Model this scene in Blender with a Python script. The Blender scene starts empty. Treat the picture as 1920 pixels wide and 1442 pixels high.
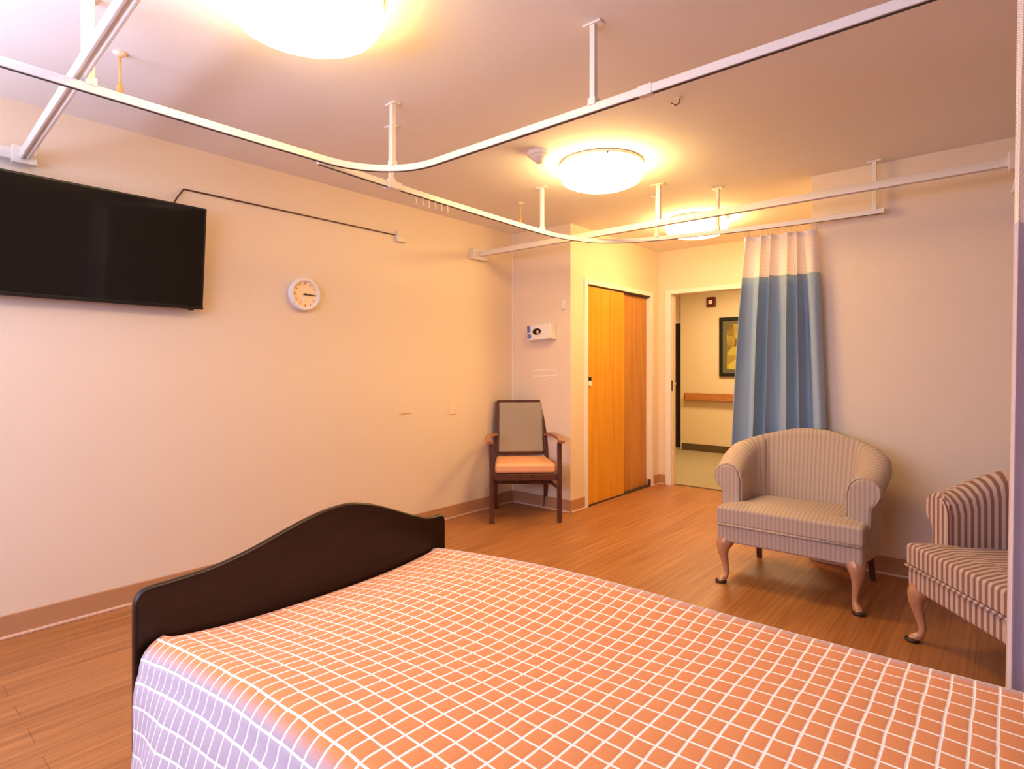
import bpy, bmesh, math, random
from mathutils import Vector, Matrix

random.seed(7)
PI = math.pi
S = bpy.context.scene
C = S.collection

# ------------------------------------------------------------------ materials
def rgb(r, g, b):
    """sRGB 0-255 -> linear"""
    f = lambda c: (c/12.92 if c <= .04045 else ((c+.055)/1.055)**2.4)
    return (f(r/255), f(g/255), f(b/255), 1)

class NT:
    def __init__(s, name):
        s.m = bpy.data.materials.new(name); s.m.use_nodes = True
        s.t = s.m.node_tree; s.b = s.t.nodes['Principled BSDF']
    def n(s, typ, **kw):
        o = s.t.nodes.new(typ)
        for k, v in kw.items(): setattr(o, k, v)
        return o
    def l(s, a, b): s.t.links.new(a, b)
    def math(s, op, a, b=None, c=None):
        o = s.n('ShaderNodeMath', operation=op)
        for i, x in enumerate((a, b, c)):
            if x is None: continue
            if isinstance(x, (int, float)): o.inputs[i].default_value = x
            else: s.l(x, o.inputs[i])
        return o.outputs[0]
    def mix(s, fac, a, b):
        o = s.n('ShaderNodeMix', data_type='RGBA')
        for i, x in ((0, fac), (6, a), (7, b)):
            if isinstance(x, (int, float)): o.inputs[i].default_value = x
            elif isinstance(x, tuple): o.inputs[i].default_value = x
            else: s.l(x, o.inputs[i])
        return o.outputs[2]

def mat(name, col, rough=.6, var=.06, scale=6., bump=.0, bscale=200., metal=0., spec=.5, coat=0., emit=None, estr=0., alpha=1., trans=0.):
    """plain procedural surface: noise-varied colour and optional fine bump"""
    q = NT(name); b = q.b
    co = q.n('ShaderNodeTexCoord')
    nz = q.n('ShaderNodeTexNoise'); nz.inputs['Scale'].default_value = scale; nz.inputs['Detail'].default_value = 4
    q.l(co.outputs['Object'], nz.inputs['Vector'])
    d = tuple(max(0, c*(1-var)) for c in col[:3])+(1,); u = tuple(min(1, c*(1+var)) for c in col[:3])+(1,)
    q.l(q.mix(nz.outputs['Fac'], d, u), b.inputs['Base Color'])
    b.inputs['Roughness'].default_value = rough; b.inputs['Metallic'].default_value = metal
    b.inputs['Specular IOR Level'].default_value = spec; b.inputs['Coat Weight'].default_value = coat
    b.inputs['Alpha'].default_value = alpha
    if trans: b.inputs['Transmission Weight'].default_value = trans
    if emit: b.inputs['Emission Color'].default_value = emit; b.inputs['Emission Strength'].default_value = estr
    if bump:
        n2 = q.n('ShaderNodeTexNoise'); n2.inputs['Scale'].default_value = bscale; n2.inputs['Detail'].default_value = 3
        q.l(co.outputs['Object'], n2.inputs['Vector'])
        bp = q.n('ShaderNodeBump'); bp.inputs['Strength'].default_value = bump; bp.inputs['Distance'].default_value = .002
        q.l(n2.outputs['Fac'], bp.inputs['Height']); q.l(bp.outputs[0], b.inputs['Normal'])
    return q.m

def floor_mat():
    q = NT('wood_look_vinyl'); b = q.b
    co = q.n('ShaderNodeTexCoord'); mp = q.n('ShaderNodeMapping'); q.l(co.outputs['Object'], mp.inputs['Vector'])
    mp.inputs['Rotation'].default_value = (0, 0, PI/2)
    br = q.n('ShaderNodeTexBrick'); br.offset = .37
    br.inputs['Scale'].default_value = 1; br.inputs['Brick Width'].default_value = 1.2; br.inputs['Row Height'].default_value = .105
    br.inputs['Mortar Size'].default_value = .0018; br.inputs['Mortar Smooth'].default_value = .3
    br.inputs['Color1'].default_value = FLOOR_A; br.inputs['Color2'].default_value = FLOOR_B
    br.inputs['Mortar'].default_value = FLOOR_M
    q.l(mp.outputs[0], br.inputs['Vector'])
    m2 = q.n('ShaderNodeMapping'); q.l(co.outputs['Object'], m2.inputs['Vector']); m2.inputs['Scale'].default_value = (60, 1.6, 1)
    g = q.n('ShaderNodeTexNoise'); g.inputs['Scale'].default_value = 1; g.inputs['Detail'].default_value = 5; q.l(m2.outputs[0], g.inputs['Vector'])
    rp = q.n('ShaderNodeValToRGB'); rp.color_ramp.elements[0].position = .34; rp.color_ramp.elements[1].position = .68
    rp.color_ramp.elements[0].color = (.72, .66, .6, 1); rp.color_ramp.elements[1].color = (1.12, 1.1, 1.08, 1)
    q.l(g.outputs['Fac'], rp.inputs[0])
    mx = q.n('ShaderNodeMix', data_type='RGBA', blend_type='MULTIPLY'); mx.inputs[0].default_value = 1
    q.l(br.outputs['Color'], mx.inputs[6]); q.l(rp.outputs[0], mx.inputs[7]); q.l(mx.outputs[2], b.inputs['Base Color'])
    b.inputs['Roughness'].default_value = .42; b.inputs['Specular IOR Level'].default_value = .35
    bp = q.n('ShaderNodeBump'); bp.inputs['Strength'].default_value = .12; bp.inputs['Distance'].default_value = .001
    q.l(g.outputs['Fac'], bp.inputs['Height']); q.l(bp.outputs[0], b.inputs['Normal'])
    return q.m

def wood_mat(name, c1, c2, rough=.4, scale=(3, 3, .25), coat=.0, wscale=5):
    q = NT(name); b = q.b
    co = q.n('ShaderNodeTexCoord'); mp = q.n('ShaderNodeMapping'); q.l(co.outputs['Object'], mp.inputs['Vector'])
    mp.inputs['Scale'].default_value = scale
    g = q.n('ShaderNodeTexNoise'); g.inputs['Scale'].default_value = wscale; g.inputs['Detail'].default_value = 6; g.inputs['Distortion'].default_value = .6
    q.l(mp.outputs[0], g.inputs['Vector'])
    rp = q.n('ShaderNodeValToRGB'); rp.color_ramp.elements[0].position = .3; rp.color_ramp.elements[1].position = .7
    rp.color_ramp.elements[0].color = c1; rp.color_ramp.elements[1].color = c2
    q.l(g.outputs['Fac'], rp.inputs[0]); q.l(rp.outputs[0], b.inputs['Base Color'])
    b.inputs['Roughness'].default_value = rough; b.inputs['Coat Weight'].default_value = coat; b.inputs['Coat Roughness'].default_value = .25; b.inputs['Specular IOR Level'].default_value = .3
    return q.m

def grid_cloth(name, fill, line, pu, pv, wu, wv, side_light=None, edge=.5):
    """woven coverlet: pale lines at pitch pu x pv metres, puffed cells"""
    q = NT(name); b = q.b
    uv = q.n('ShaderNodeUVMap'); sp = q.n('ShaderNodeSeparateXYZ'); q.l(uv.outputs[0], sp.inputs[0])
    nz = q.n('ShaderNodeTexNoise'); nz.inputs['Scale'].default_value = 9; nz.inputs['Detail'].default_value = 3; q.l(uv.outputs[0], nz.inputs['Vector'])
    wob = q.math('MULTIPLY', q.math('SUBTRACT', nz.outputs['Fac'], .5), .008)
    def dist(ax, p):
        a = q.math('ADD', sp.outputs[ax], wob)
        f = q.math('FRACT', q.math('DIVIDE', a, p))
        return q.math('MULTIPLY', q.math('ABSOLUTE', q.math('SUBTRACT', f, .5)), 2.)     # 1 at a line, 0 in a cell centre
    du, dv = dist(0, pu), dist(1, pv)
    def line_mask(d, p, w):
        mr = q.n('ShaderNodeMapRange', interpolation_type='SMOOTHSTEP')
        q.l(d, mr.inputs[0]); mr.inputs[1].default_value = 1-2*w/p; mr.inputs[2].default_value = 1-1.1*w/p
        return mr.outputs[0]
    mk = q.math('MAXIMUM', line_mask(du, pu, wu), line_mask(dv, pv, wv))
    n2 = q.n('ShaderNodeTexNoise'); n2.inputs['Scale'].default_value = 260; n2.inputs['Detail'].default_value = 2; q.l(uv.outputs[0], n2.inputs['Vector'])
    d = tuple(c*.86 for c in fill[:3])+(1,); u = tuple(min(1, c*1.1) for c in fill[:3])+(1,)
    base = q.mix(n2.outputs['Fac'], d, u)
    if side_light:                                        # cool window light painted into the cloth colour of both long sides
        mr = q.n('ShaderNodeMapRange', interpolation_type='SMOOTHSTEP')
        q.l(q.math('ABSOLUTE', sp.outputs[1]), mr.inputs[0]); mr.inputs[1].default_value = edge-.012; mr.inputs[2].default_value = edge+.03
        d2_ = tuple(c*.93 for c in side_light[:3])+(1,); u2_ = tuple(min(1, c*1.05) for c in side_light[:3])+(1,)
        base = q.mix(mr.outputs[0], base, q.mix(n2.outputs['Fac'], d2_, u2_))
    q.l(q.mix(mk, base, line), b.inputs['Base Color'])
    b.inputs['Roughness'].default_value = .85; b.inputs['Specular IOR Level'].default_value = .15
    b.inputs['Sheen Weight'].default_value = .15
    hh = q.math('SUBTRACT', 1., q.math('MAXIMUM', q.math('POWER', du, 3.), q.math('POWER', dv, 3.)))
    hh = q.math('ADD', hh, q.math('MULTIPLY', n2.outputs['Fac'], .15))
    bp = q.n('ShaderNodeBump'); bp.inputs['Strength'].default_value = .45; bp.inputs['Distance'].default_value = .004
    q.l(hh, bp.inputs['Height']); q.l(bp.outputs[0], b.inputs['Normal'])
    return q.m

def stripe_cloth(name, a, c, pitch, duty=.5, thin=None):
    q = NT(name); b = q.b
    uv = q.n('ShaderNodeUVMap'); sp = q.n('ShaderNodeSeparateXYZ'); q.l(uv.outputs[0], sp.inputs[0])
    f = q.math('FRACT', q.math('DIVIDE', sp.outputs[0], pitch))
    d = q.math('MULTIPLY', q.math('ABSOLUTE', q.math('SUBTRACT', f, .5)), 2.)
    mr = q.n('ShaderNodeMapRange', interpolation_type='SMOOTHSTEP'); q.l(d, mr.inputs[0])
    mr.inputs[1].default_value = duty-.12; mr.inputs[2].default_value = duty+.12
    col = q.mix(mr.outputs[0], a, c)
    if thin:
        m2 = q.n('ShaderNodeMapRange', interpolation_type='SMOOTHSTEP'); q.l(d, m2.inputs[0])
        m2.inputs[1].default_value = .86; m2.inputs[2].default_value = .93
        col = q.mix(m2.outputs[0], col, thin)
    n2 = q.n('ShaderNodeTexNoise'); n2.inputs['Scale'].default_value = 300; q.l(uv.outputs[0], n2.inputs['Vector'])
    mx = q.n('ShaderNodeMix', data_type='RGBA', blend_type='MULTIPLY'); mx.inputs[0].default_value = .25
    q.l(col, mx.inputs[6]); q.l(n2.outputs['Color'], mx.inputs[7]); q.l(mx.outputs[2], b.inputs['Base Color'])
    b.inputs['Roughness'].default_value = .8; b.inputs['Specular IOR Level'].default_value = .2; b.inputs['Sheen Weight'].default_value = .1
    bp = q.n('ShaderNodeBump'); bp.inputs['Strength'].default_value = .15; bp.inputs['Distance'].default_value = .001
    q.l(n2.outputs['Fac'], bp.inputs['Height']); q.l(bp.outputs[0], b.inputs['Normal'])
    return q.m

def mesh_net(name, col):
    """open-weave curtain header: fine holes let the wall show through"""
    q = NT(name); b = q.b
    uv = q.n('ShaderNodeUVMap'); sp = q.n('ShaderNodeSeparateXYZ'); q.l(uv.outputs[0], sp.inputs[0])
    def d(ax):
        f = q.math('FRACT', q.math('DIVIDE', sp.outputs[ax], .006)); return q.math('ABSOLUTE', q.math('SUBTRACT', f, .5))
    mk = q.math('GREATER_THAN', q.math('MAXIMUM', d(0), d(1)), .26)
    q.l(q.math('ADD', q.math('MULTIPLY', mk, .5), .45), b.inputs['Alpha'])
    b.inputs['Base Color'].default_value = col; b.inputs['Roughness'].default_value = .8
    return q.m

FLOOR_A = rgb(172, 116, 68); FLOOR_B = rgb(162, 106, 60); FLOOR_M = rgb(138, 88, 50)
M = {}
M['floor'] = floor_mat()
M['wall'] = mat('cream_wall_paint', rgb(232, 213, 193), .55, .02, 3, .12, 260)
M['ceil'] = mat('ceiling_paint', rgb(240, 236, 234), .8, .02, 3, .2, 180)
M['hall'] = mat('corridor_wall_paint', rgb(232, 208, 166), .6, .02, 3, .1, 240)
M['carpet'] = mat('corridor_carpet', rgb(160, 142, 108), .95, .35, 38, .6, 240)
M['hallbase'] = mat('dark_corridor_skirting', rgb(92, 72, 40), .6, .08, 20)
M['skirt'] = mat('tan_rubber_skirting', rgb(184, 136, 98), .5, .05, 6)
M['bead'] = mat('pale_bead', rgb(226, 190, 165), .5, .04, 6)
M['trim'] = mat('white_gloss_trim', rgb(240, 234, 232), .35, .02, 5)
M['white'] = mat('white_enamel_metal', rgb(236, 230, 226), .35, .02, 8)
M['slot'] = mat('dark_track_slot', rgb(62, 50, 52), .6, .05, 8)
M['rail'] = mat('anodised_rail', rgb(226, 216, 206), .35, .03, 9)
M['darkwood'] = wood_mat('dark_walnut_laminate', rgb(36, 17, 7), rgb(48, 25, 12), .38, (8, 1, 8), .0)
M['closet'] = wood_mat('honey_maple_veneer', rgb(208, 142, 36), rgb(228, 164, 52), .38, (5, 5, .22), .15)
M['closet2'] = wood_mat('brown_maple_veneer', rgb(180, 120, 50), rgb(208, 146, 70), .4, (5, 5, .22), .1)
M['black'] = mat('black_plastic', rgb(20, 17, 16), .35, .05, 12)
M['screen'] = mat('black_screen_glass', rgb(16, 13, 12), .12, .02, 3, coat=.2, spec=.3)
M['chrome'] = mat('brushed_steel', rgb(205, 200, 195), .25, .03, 20, metal=1.)
M['plastic'] = mat('white_plastic', rgb(238, 232, 232), .4, .02, 9)
M['ivory'] = mat('ivory_plastic', rgb(238, 214, 190), .45, .02, 9)
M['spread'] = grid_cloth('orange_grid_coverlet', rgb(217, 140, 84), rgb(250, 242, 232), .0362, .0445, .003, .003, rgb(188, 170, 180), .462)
M['mattress'] = mat('mattress_ticking', rgb(214, 208, 204), .8, .05, 12, .2)
M['stripe'] = stripe_cloth('striped_upholstery', rgb(204, 184, 166), rgb(188, 165, 150), .022, .5)
M['stripe2'] = stripe_cloth('bold_striped_upholstery', rgb(212, 188, 172), rgb(150, 108, 96), .03, .52)
M['legwood'] = wood_mat('cabriole_leg_wood', rgb(176, 122, 88), rgb(206, 154, 116), .28, (6, 6, 1), .5)
M['caster'] = mat('dark_foot', rgb(60, 36, 26), .4, .05, 20)
M['chairwood'] = wood_mat('mahogany_frame', rgb(74, 40, 30), rgb(98, 58, 44), .3, (8, 8, 1), .3)
M['armwood'] = wood_mat('worn_mahogany_arm', rgb(140, 84, 48), rgb(176, 112, 66), .3, (8, 1, 8), .3)
M['taupe'] = mat('taupe_vinyl', rgb(160, 146, 128), .5, .04, 8, .1)
M['peach'] = mat('peach_seat_vinyl', rgb(236, 172, 126), .42, .03, 6, .05)
M['blue'] = mat('blue_curtain_cloth', rgb(160, 180, 200), .85, .05, 5, .1, 300)
M['net'] = mesh_net('white_curtain_net', rgb(250, 236, 226))
M['pale'] = mat('pale_curtain_cloth', rgb(212, 196, 204), .85, .03, 5, .1, 300)
M['glow'] = mat('frosted_lamp_glass', rgb(250, 240, 225), .4, .0, 5, emit=(1, .66, .23, 1), estr=38)
M['glow_soft'] = mat('frosted_lamp_glass_soft', rgb(250, 240, 225), .4, .0, 5, emit=(1, .66, .26, 1), estr=20)
M['brass'] = mat('brass_finial', rgb(120, 90, 60), .4, .03, 9, metal=.8)
M['bluecard'] = mat('blue_card', rgb(96, 120, 190), .6, .35, 60)
M['dark'] = mat('dark_opening', rgb(14, 10, 9), .8, .05, 9)
M['tissue'] = mat('tissue_paper', rgb(236, 190, 160), .9, .05, 9)
M['red'] = mat('maroon_alarm_housing', rgb(92, 20, 24), .4, .05, 9)
M['alarmlens'] = mat('strobe_lens', rgb(250, 225, 190), .2, .03, 9)
M['handrail'] = wood_mat('handrail_wood', rgb(170, 104, 54), rgb(196, 126, 68), .4, (1, 6, 6))
M['residue'] = mat('pale_residue', rgb(248, 238, 234), .8, .05, 30)
M['scuff'] = mat('orange_scuff', rgb(205, 140, 80), .8, .1, 30)
M['brasshook'] = mat('ochre_rod', rgb(222, 176, 104), .5, .05, 20)
M['clockface'] = mat('cream_clock_face', rgb(250, 222, 182), .5, .04, 14)
M['blackdoor'] = mat('dark_corridor_door', rgb(26, 18, 14), .5, .05, 9)
M['glass'] = mat('window_glass', rgb(240, 245, 255), .02, .0, 4, trans=1.)

# painting: blocks of olive, ochre and brown (plain abstract, no known work)
def art_mat():
    q = NT('abstract_painting'); b = q.b
    co = q.n('ShaderNodeTexCoord'); v = q.n('ShaderNodeTexVoronoi', distance='CHEBYCHEV'); v.inputs['Scale'].default_value = 9
    q.l(co.outputs['Object'], v.inputs['Vector'])
    rp = q.n('ShaderNodeValToRGB'); e = rp.color_ramp.elements
    e[0].color = rgb(96, 74, 26); e[1].color = rgb(206, 186, 70); x = e.new(.5); x.color = rgb(168, 140, 46)
    sp = q.n('ShaderNodeSeparateColor'); q.l(v.outputs['Color'], sp.inputs[0]); q.l(sp.outputs[0], rp.inputs[0]); q.l(rp.outputs[0], b.inputs['Base Color'])
    b.inputs['Roughness'].default_value = .5
    return q.m
M['art'] = art_mat()
M['artmat'] = mat('olive_mount', rgb(104, 98, 66), .7, .2, 50)

# ------------------------------------------------------------------ mesh builder
class MB:
    def __init__(s): s.v, s.f, s.u = [], [], []
    def add(s, vs, fs, us=None):
        k = len(s.v); s.v += [tuple(v) for v in vs]
        for i, f in enumerate(fs):
            s.f.append([k+j for j in f]); s.u.append(us[i] if us else None)
    def box(s, x0, x1, y0, y1, z0, z1):
        vs = [(x, y, z) for x in (x0, x1) for y in (y0, y1) for z in (z0, z1)]
        s.add(vs, [(0, 1, 3, 2), (4, 6, 7, 5), (0, 4, 5, 1), (2, 3, 7, 6), (0, 2, 6, 4), (1, 5, 7, 3)])
        return s
    def prism(s, pts, axis, a, b):
        """extrude a 2D outline along axis; the other two axes take (p,q) in xyz order"""
        def mk(p, t):
            return {'x': (t, p[0], p[1]), 'y': (p[0], t, p[1]), 'z': (p[0], p[1], t)}[axis]
        n = len(pts); vs = [mk(p, a) for p in pts]+[mk(p, b) for p in pts]
        s.add(vs, [list(range(n))[::-1], list(range(n, 2*n))]+[(i, (i+1) % n, n+(i+1) % n, n+i) for i in range(n)])
        return s
    def lathe(s, prof, seg=32, axis='z', c=(0, 0, 0), cap=True):
        n = len(prof); vs, fs = [], []
        for k in range(seg):
            a = 2*PI*k/seg
            for r, h in prof:
                p = {'z': (r*math.cos(a), r*math.sin(a), h), 'x': (h, r*math.cos(a), r*math.sin(a)), 'y': (r*math.sin(a), h, r*math.cos(a))}[axis]
                vs.append((p[0]+c[0], p[1]+c[1], p[2]+c[2]))
        for k in range(seg):
            for i in range(n-1):
                fs.append((k*n+i, ((k+1) % seg)*n+i, ((k+1) % seg)*n+i+1, k*n+i+1))
        if cap:
            fs.append([k*n for k in range(seg)][::-1]); fs.append([k*n+n-1 for k in range(seg)])
        s.add(vs, fs); return s
    def sweep(s, path, prof, cap=True, closed_prof=True):
        """sweep a 2D profile (n sideways, z up) along a path that runs mostly level"""
        P = [Vector(p) for p in path]; n = len(prof); vs, fs, us = [], [], []
        L = 0
        for i, p in enumerate(P):
            t = (P[min(i+1, len(P)-1)]-P[max(i-1, 0)]); t.z = 0; t.normalize()
            nn = Vector((t.y, -t.x, 0))
            for a, z in prof: vs.append(p+nn*a+Vector((0, 0, z)))
        for i in range(len(P)-1):
            for j in range(n if closed_prof else n-1):
                fs.append((i*n+j, i*n+(j+1) % n, (i+1)*n+(j+1) % n, (i+1)*n+j))
        if cap and closed_prof:
            fs.append(list(range(n))[::-1]); fs.append([(len(P)-1)*n+j for j in range(n)])
        s.add(vs, fs); return s
    def tube(s, path, rad, seg=10, cap=True, squash=1.):
        P = [Vector(p) for p in path]; R = rad if isinstance(rad, (list, tuple)) else [rad]*len(P)
        vs, fs = [], []; ref = None
        for i, p in enumerate(P):
            t = (P[min(i+1, len(P)-1)]-P[max(i-1, 0)]).normalized()
            if ref is None: ref = t.orthogonal().normalized()
            ref = (ref-t*ref.dot(t)).normalized(); bb = t.cross(ref)
            for k in range(seg):
                a = 2*PI*k/seg; vs.append(p+(ref*math.cos(a)+bb*math.sin(a)*squash)*R[i])
        for i in range(len(P)-1):
            for k in range(seg): fs.append((i*seg+k, i*seg+(k+1) % seg, (i+1)*seg+(k+1) % seg, (i+1)*seg+k))
        if cap: fs.append(list(range(seg))[::-1]); fs.append([(len(P)-1)*seg+k for k in range(seg)])
        s.add(vs, fs); return s
    def bar(s, a, b, w, d, up=None):
        """rectangular bar from a to b"""
        a, b = Vector(a), Vector(b); t = (b-a).normalized()
        x = Vector(up).cross(t).normalized() if up else (Vector((1, 0, 0))-t*t.x).normalized()
        y = t.cross(x); vs = []
        for p in (a, b):
            for i, j in ((-1, -1), (1, -1), (1, 1), (-1, 1)): vs.append(p+x*i*w/2+y*j*d/2)
        s.add(vs, [(3, 2, 1, 0), (4, 5, 6, 7)]+[(i, (i+1) % 4, 4+(i+1) % 4, 4+i) for i in range(4)]); return s
    def grid(s, fn, nu, nv, uv=None):
        vs, fs, us = [], [], []
        for i in range(nu+1):
            for j in range(nv+1): vs.append(fn(i/nu, j/nv))
        w = nv+1
        for i in range(nu):
            for j in range(nv):
                fs.append((i*w+j, (i+1)*w+j, (i+1)*w+j+1, i*w+j+1))
                if uv: us.append([uv(a/nu, b/nv) for a, b in ((i, j), (i+1, j), (i+1, j+1), (i, j+1))])
        s.add(vs, fs, us if uv else None); return s
    def build(s, name, m, parent=None, bevel=0, seg=2, smooth=False, sub=0, loc=None, recalc=True):
        me = bpy.data.meshes.new(name); me.from_pydata(s.v, [], s.f); me.update()
        if recalc:
            bm = bmesh.new(); bm.from_mesh(me); bmesh.ops.recalc_face_normals(bm, faces=bm.faces)
            bm.to_mesh(me); bm.free()
        uvl = me.uv_layers.new(name='UVMap')
        for fi, p in enumerate(me.polygons):
            cu = s.u[fi] if fi < len(s.u) else None
            nx, ny, nz = map(abs, p.normal)
            mp = None
            if cu: mp = {vi: c for vi, c in zip(s.f[fi], cu)}
            for li in p.loop_indices:
                vi = me.loops[li].vertex_index
                if mp: uvl.data[li].uv = mp[vi]
                else:
                    x, y, z = me.vertices[vi].co
                    uvl.data[li].uv = (x, y) if nz >= nx and nz >= ny else ((x, z) if ny >= nx else (y, z))
        me.materials.append(m)
        o = bpy.data.objects.new(name, me); C.objects.link(o)
        if parent: o.parent = parent
        if loc: o.location = loc
        if smooth or sub:
            for p in me.polygons: p.use_smooth = True
        if bevel:
            b = o.modifiers.new('Bevel', 'BEVEL'); b.width = bevel; b.segments = seg; b.limit_method = 'ANGLE'; b.angle_limit = .6
            for p in me.polygons: p.use_smooth = True
            b.harden_normals = True
        if sub:
            sb = o.modifiers.new('Subdivision', 'SUBSURF'); sb.levels = sub; sb.render_levels = sub
        return o

def catmull(pts, n=10):
    P = [Vector(p) for p in pts]; P = [2*P[0]-P[1]]+P+[2*P[-1]-P[-2]]; out = []
    for i in range(1, len(P)-2):
        for k in range(n):
            t = k/n; a, b, c, d = P[i-1:i+3]
            out.append(.5*((2*b)+(c-a)*t+(2*a-5*b+4*c-d)*t*t+(3*b-a-3*c+d)*t**3))
    out.append(P[-2]); return out

def thing(name, label, cat, loc=(0, 0, 0), rotz=0, group=None):
    o = bpy.data.objects.new(name, None); C.objects.link(o); o.location = loc; o.rotation_euler = (0, 0, rotz)
    o.empty_display_size = .1
    return tag(o, label, cat, group)
def tag(o, label, cat, group=None):
    o['label'] = label; o['category'] = cat
    if group: o['group'] = group
    return o
def struct(o, label=None):
    o['kind'] = 'structure'
    if label: o['label'] = label
    return o
def dup(root, loc, rotz, label):
    r = root.copy(); C.objects.link(r); r.location = loc; r.rotation_euler = (0, 0, rotz); r['label'] = label
    for ch in list(root.children):
        c = ch.copy(); C.objects.link(c); c.parent = r
        for g in list(ch.children):
            d = g.copy(); C.objects.link(d); d.parent = c
    return r

# ------------------------------------------------------------------ the setting
XL, XR, YF, YB, YE, H = -3.45, 2.0, -1.25, 4.07, 5.70, 2.44     # left, right, window wall, back wall, entry wall, ceiling
XC, XA = -2.81, -.95                                          # closet face, alcove corner
struct(MB().box(XL-.1, XR+.1, YF-.1, YE+.07, -.1, 0).build('floor', M['floor']))
struct(MB().box(XL-.1, XR+.1, YF-.1, YE+.0, H, H+.1).build('ceiling', M['ceil']))
struct(MB().box(XL-.1, XL, YF-.1, YB+.1, 0, H).build('wall_left', M['wall']))
WL = bpy.data.objects['wall_left']
struct(MB().box(XL, XC-.1, YB, YB+.1, 0, H).build('wall_back_left', M['wall']))
WBL = bpy.data.objects['wall_back_left']
CY0, CY1, CZ = 4.325, 5.505, 1.955
struct(MB().box(XC-.1, XC, YB, CY0-.02, 0, H).box(XC-.1, XC, CY1+.02, YE+.10, 0, H).box(XC-.1, XC, CY0-.02, CY1+.02, CZ+.02, H).build('wall_closet', M['wall']))
DX0, DX1, DZ = -2.668, -1.50, 1.985
struct(MB().box(XC, DX0-.02, YE, YE+.10, 0, H).box(DX1+.02, XA+.1, YE, YE+.10, 0, H).box(DX0-.02, DX1+.02, YE, YE+.10, DZ+.02, H).build('wall_entry', M['wall']))
struct(MB().box(XA, XA+.1, YB+.1, YE, 0, H).build('wall_alcove_right', M['wall']))
struct(MB().box(XA, XR+.1, YB, YB+.1, 0, H).build('wall_back_right', M['wall']))
struct(MB().box(XR, XR+.1, YF-.1, YB, 0, H).build('wall_right', M['wall']))
WX0, WX1, WZ0, WZ1 = -3.15, -.35, .75, 2.15
struct(MB().box(XL, WX0, YF-.1, YF, 0, H).box(WX1, XR, YF-.1, YF, 0, H).box(WX0, WX1, YF-.1, YF, 0, WZ0).box(WX0, WX1, YF-.1, YF, WZ1, H).build('wall_front', M['wall']))
# closet interior (behind the sliding doors)
struct(MB().box(XC-.72, XC-.1, YB+.1, YB+.12, 0, H).box(XC-.72, XC-.70, YB+.12, YE+.10, 0, H).box(XC-.7, XC-.1, YE+.12, YE+.10, 0, H).build('wall_closet_inside', M['wall']))
# window in the wall behind the camera
w = MB()
for a, b, c, d in ((WX0, WX0+.05, WZ0, WZ1), (WX1-.05, WX1, WZ0, WZ1), (WX0, WX1, WZ0, WZ0+.05), (WX0, WX1, WZ1-.05, WZ1), (-1.78, -1.72, WZ0, WZ1)):
    w.box(a, b, YF-.08, YF-.02, c, d)
win = struct(w.build('window_1', M['trim'], bevel=.004))
MB().box(WX0+.05, -1.78, YF-.055, YF-.05, WZ0+.05, WZ1-.05).build('pane', M['glass'], win)
MB().box(-1.72, WX1-.05, YF-.055, YF-.05, WZ0+.05, WZ1-.05).build('pane', M['glass'], win)
# corridor
struct(MB().box(-5.2, 1.2, YE+.07, 8.6, -.1, -.001).build('floor_corridor', M['carpet']))
struct(MB().box(-5.2, 1.2, YE+.10, 8.6, H, H+.1).build('ceiling_corridor', M['ceil']))
hw = MB().box(-3.745, 1.2, 8.32, 8.42, 0, H).box(-5.2, -4.7, 8.42, 8.5, 0, H).box(-4.7, -3.745, 8.42, 8.5, 1.935, H)
struct(hw.build('wall_corridor', M['hall']))
struct(MB().box(-5.3, -5.2, YE, 8.6, 0, H).box(1.2, 1.3, YE, 8.6, 0, H).box(-5.2, XC-.72, YE, YE+.10, 0, H).box(XA+.1, 1.2, YE, YE+.10, 0, H).build('wall_corridor_side', M['hall']))
struct(MB().box(-3.72, 1.2, 8.305, 8.32, 0, .1).build('baseboard_corridor', M['hallbase']))
d3 = struct(MB().box(-4.7, -4.66, 8.41, 8.5, 0, 1.935).box(-3.765, -3.745, 8.43, 8.5, 0, 1.935).box(-4.7, -3.745, 8.41, 8.5, 1.90, 1.935).build('door_3', M['trim'], bevel=.003))
MB().box(-4.66, -3.765, 8.45, 8.49, .01, 1.90).build('door_panel', M['blackdoor'], d3)
MB().tube([(-3.85, 8.45, .98), (-3.85, 8.40, .98), (-3.95, 8.40, .98)], .011).build('handle', M['chrome'], d3, smooth=True)

def skirting(name, x0, y0, x1, y1, nx, ny):
    """rubber skirting with a pale bead at its foot; (nx,ny) points into the room"""
    t, h = .012, .105
    a, b = sorted((x0, x1+nx*t)), sorted((y0, y1+ny*t))
    o = struct(MB().box(a[0], a[1], b[0], b[1], .012, h).build(name, M['skirt'], bevel=.003))
    t2 = .02
    a, b = sorted((x0, x1+nx*t2)), sorted((y0, y1+ny*t2))
    MB().box(a[0], a[1], b[0], b[1], 0, .013).build('shoe_bead', M['bead'], o, bevel=.003)
skirting('baseboard_left', XL, YF, XL, YB, 1, 0)
skirting('baseboard_back_left', XL, YB, XC, YB, 0, -1)
skirting('baseboard_closet', XC, YB, XC, CY0-.05, 1, 0)
skirting('baseboard_closet_far', XC, CY1+.05, XC, YE, 1, 0)
skirting('baseboard_entry', XC, YE, DX0-.07, YE, 0, -1)
skirting('baseboard_alcove', XA, YB, XA, YE, -1, 0)
skirting('baseboard_back_right', XA, YB, XR, YB, 0, -1)
skirting('baseboard_right', XR, YF, XR, YB, -1, 0)
struct(MB().box(XL, XL+.008, YB-.008, YB, .1, H).build('trim_1', M['trim']))        # pale bead down the corner behind the chair

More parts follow.
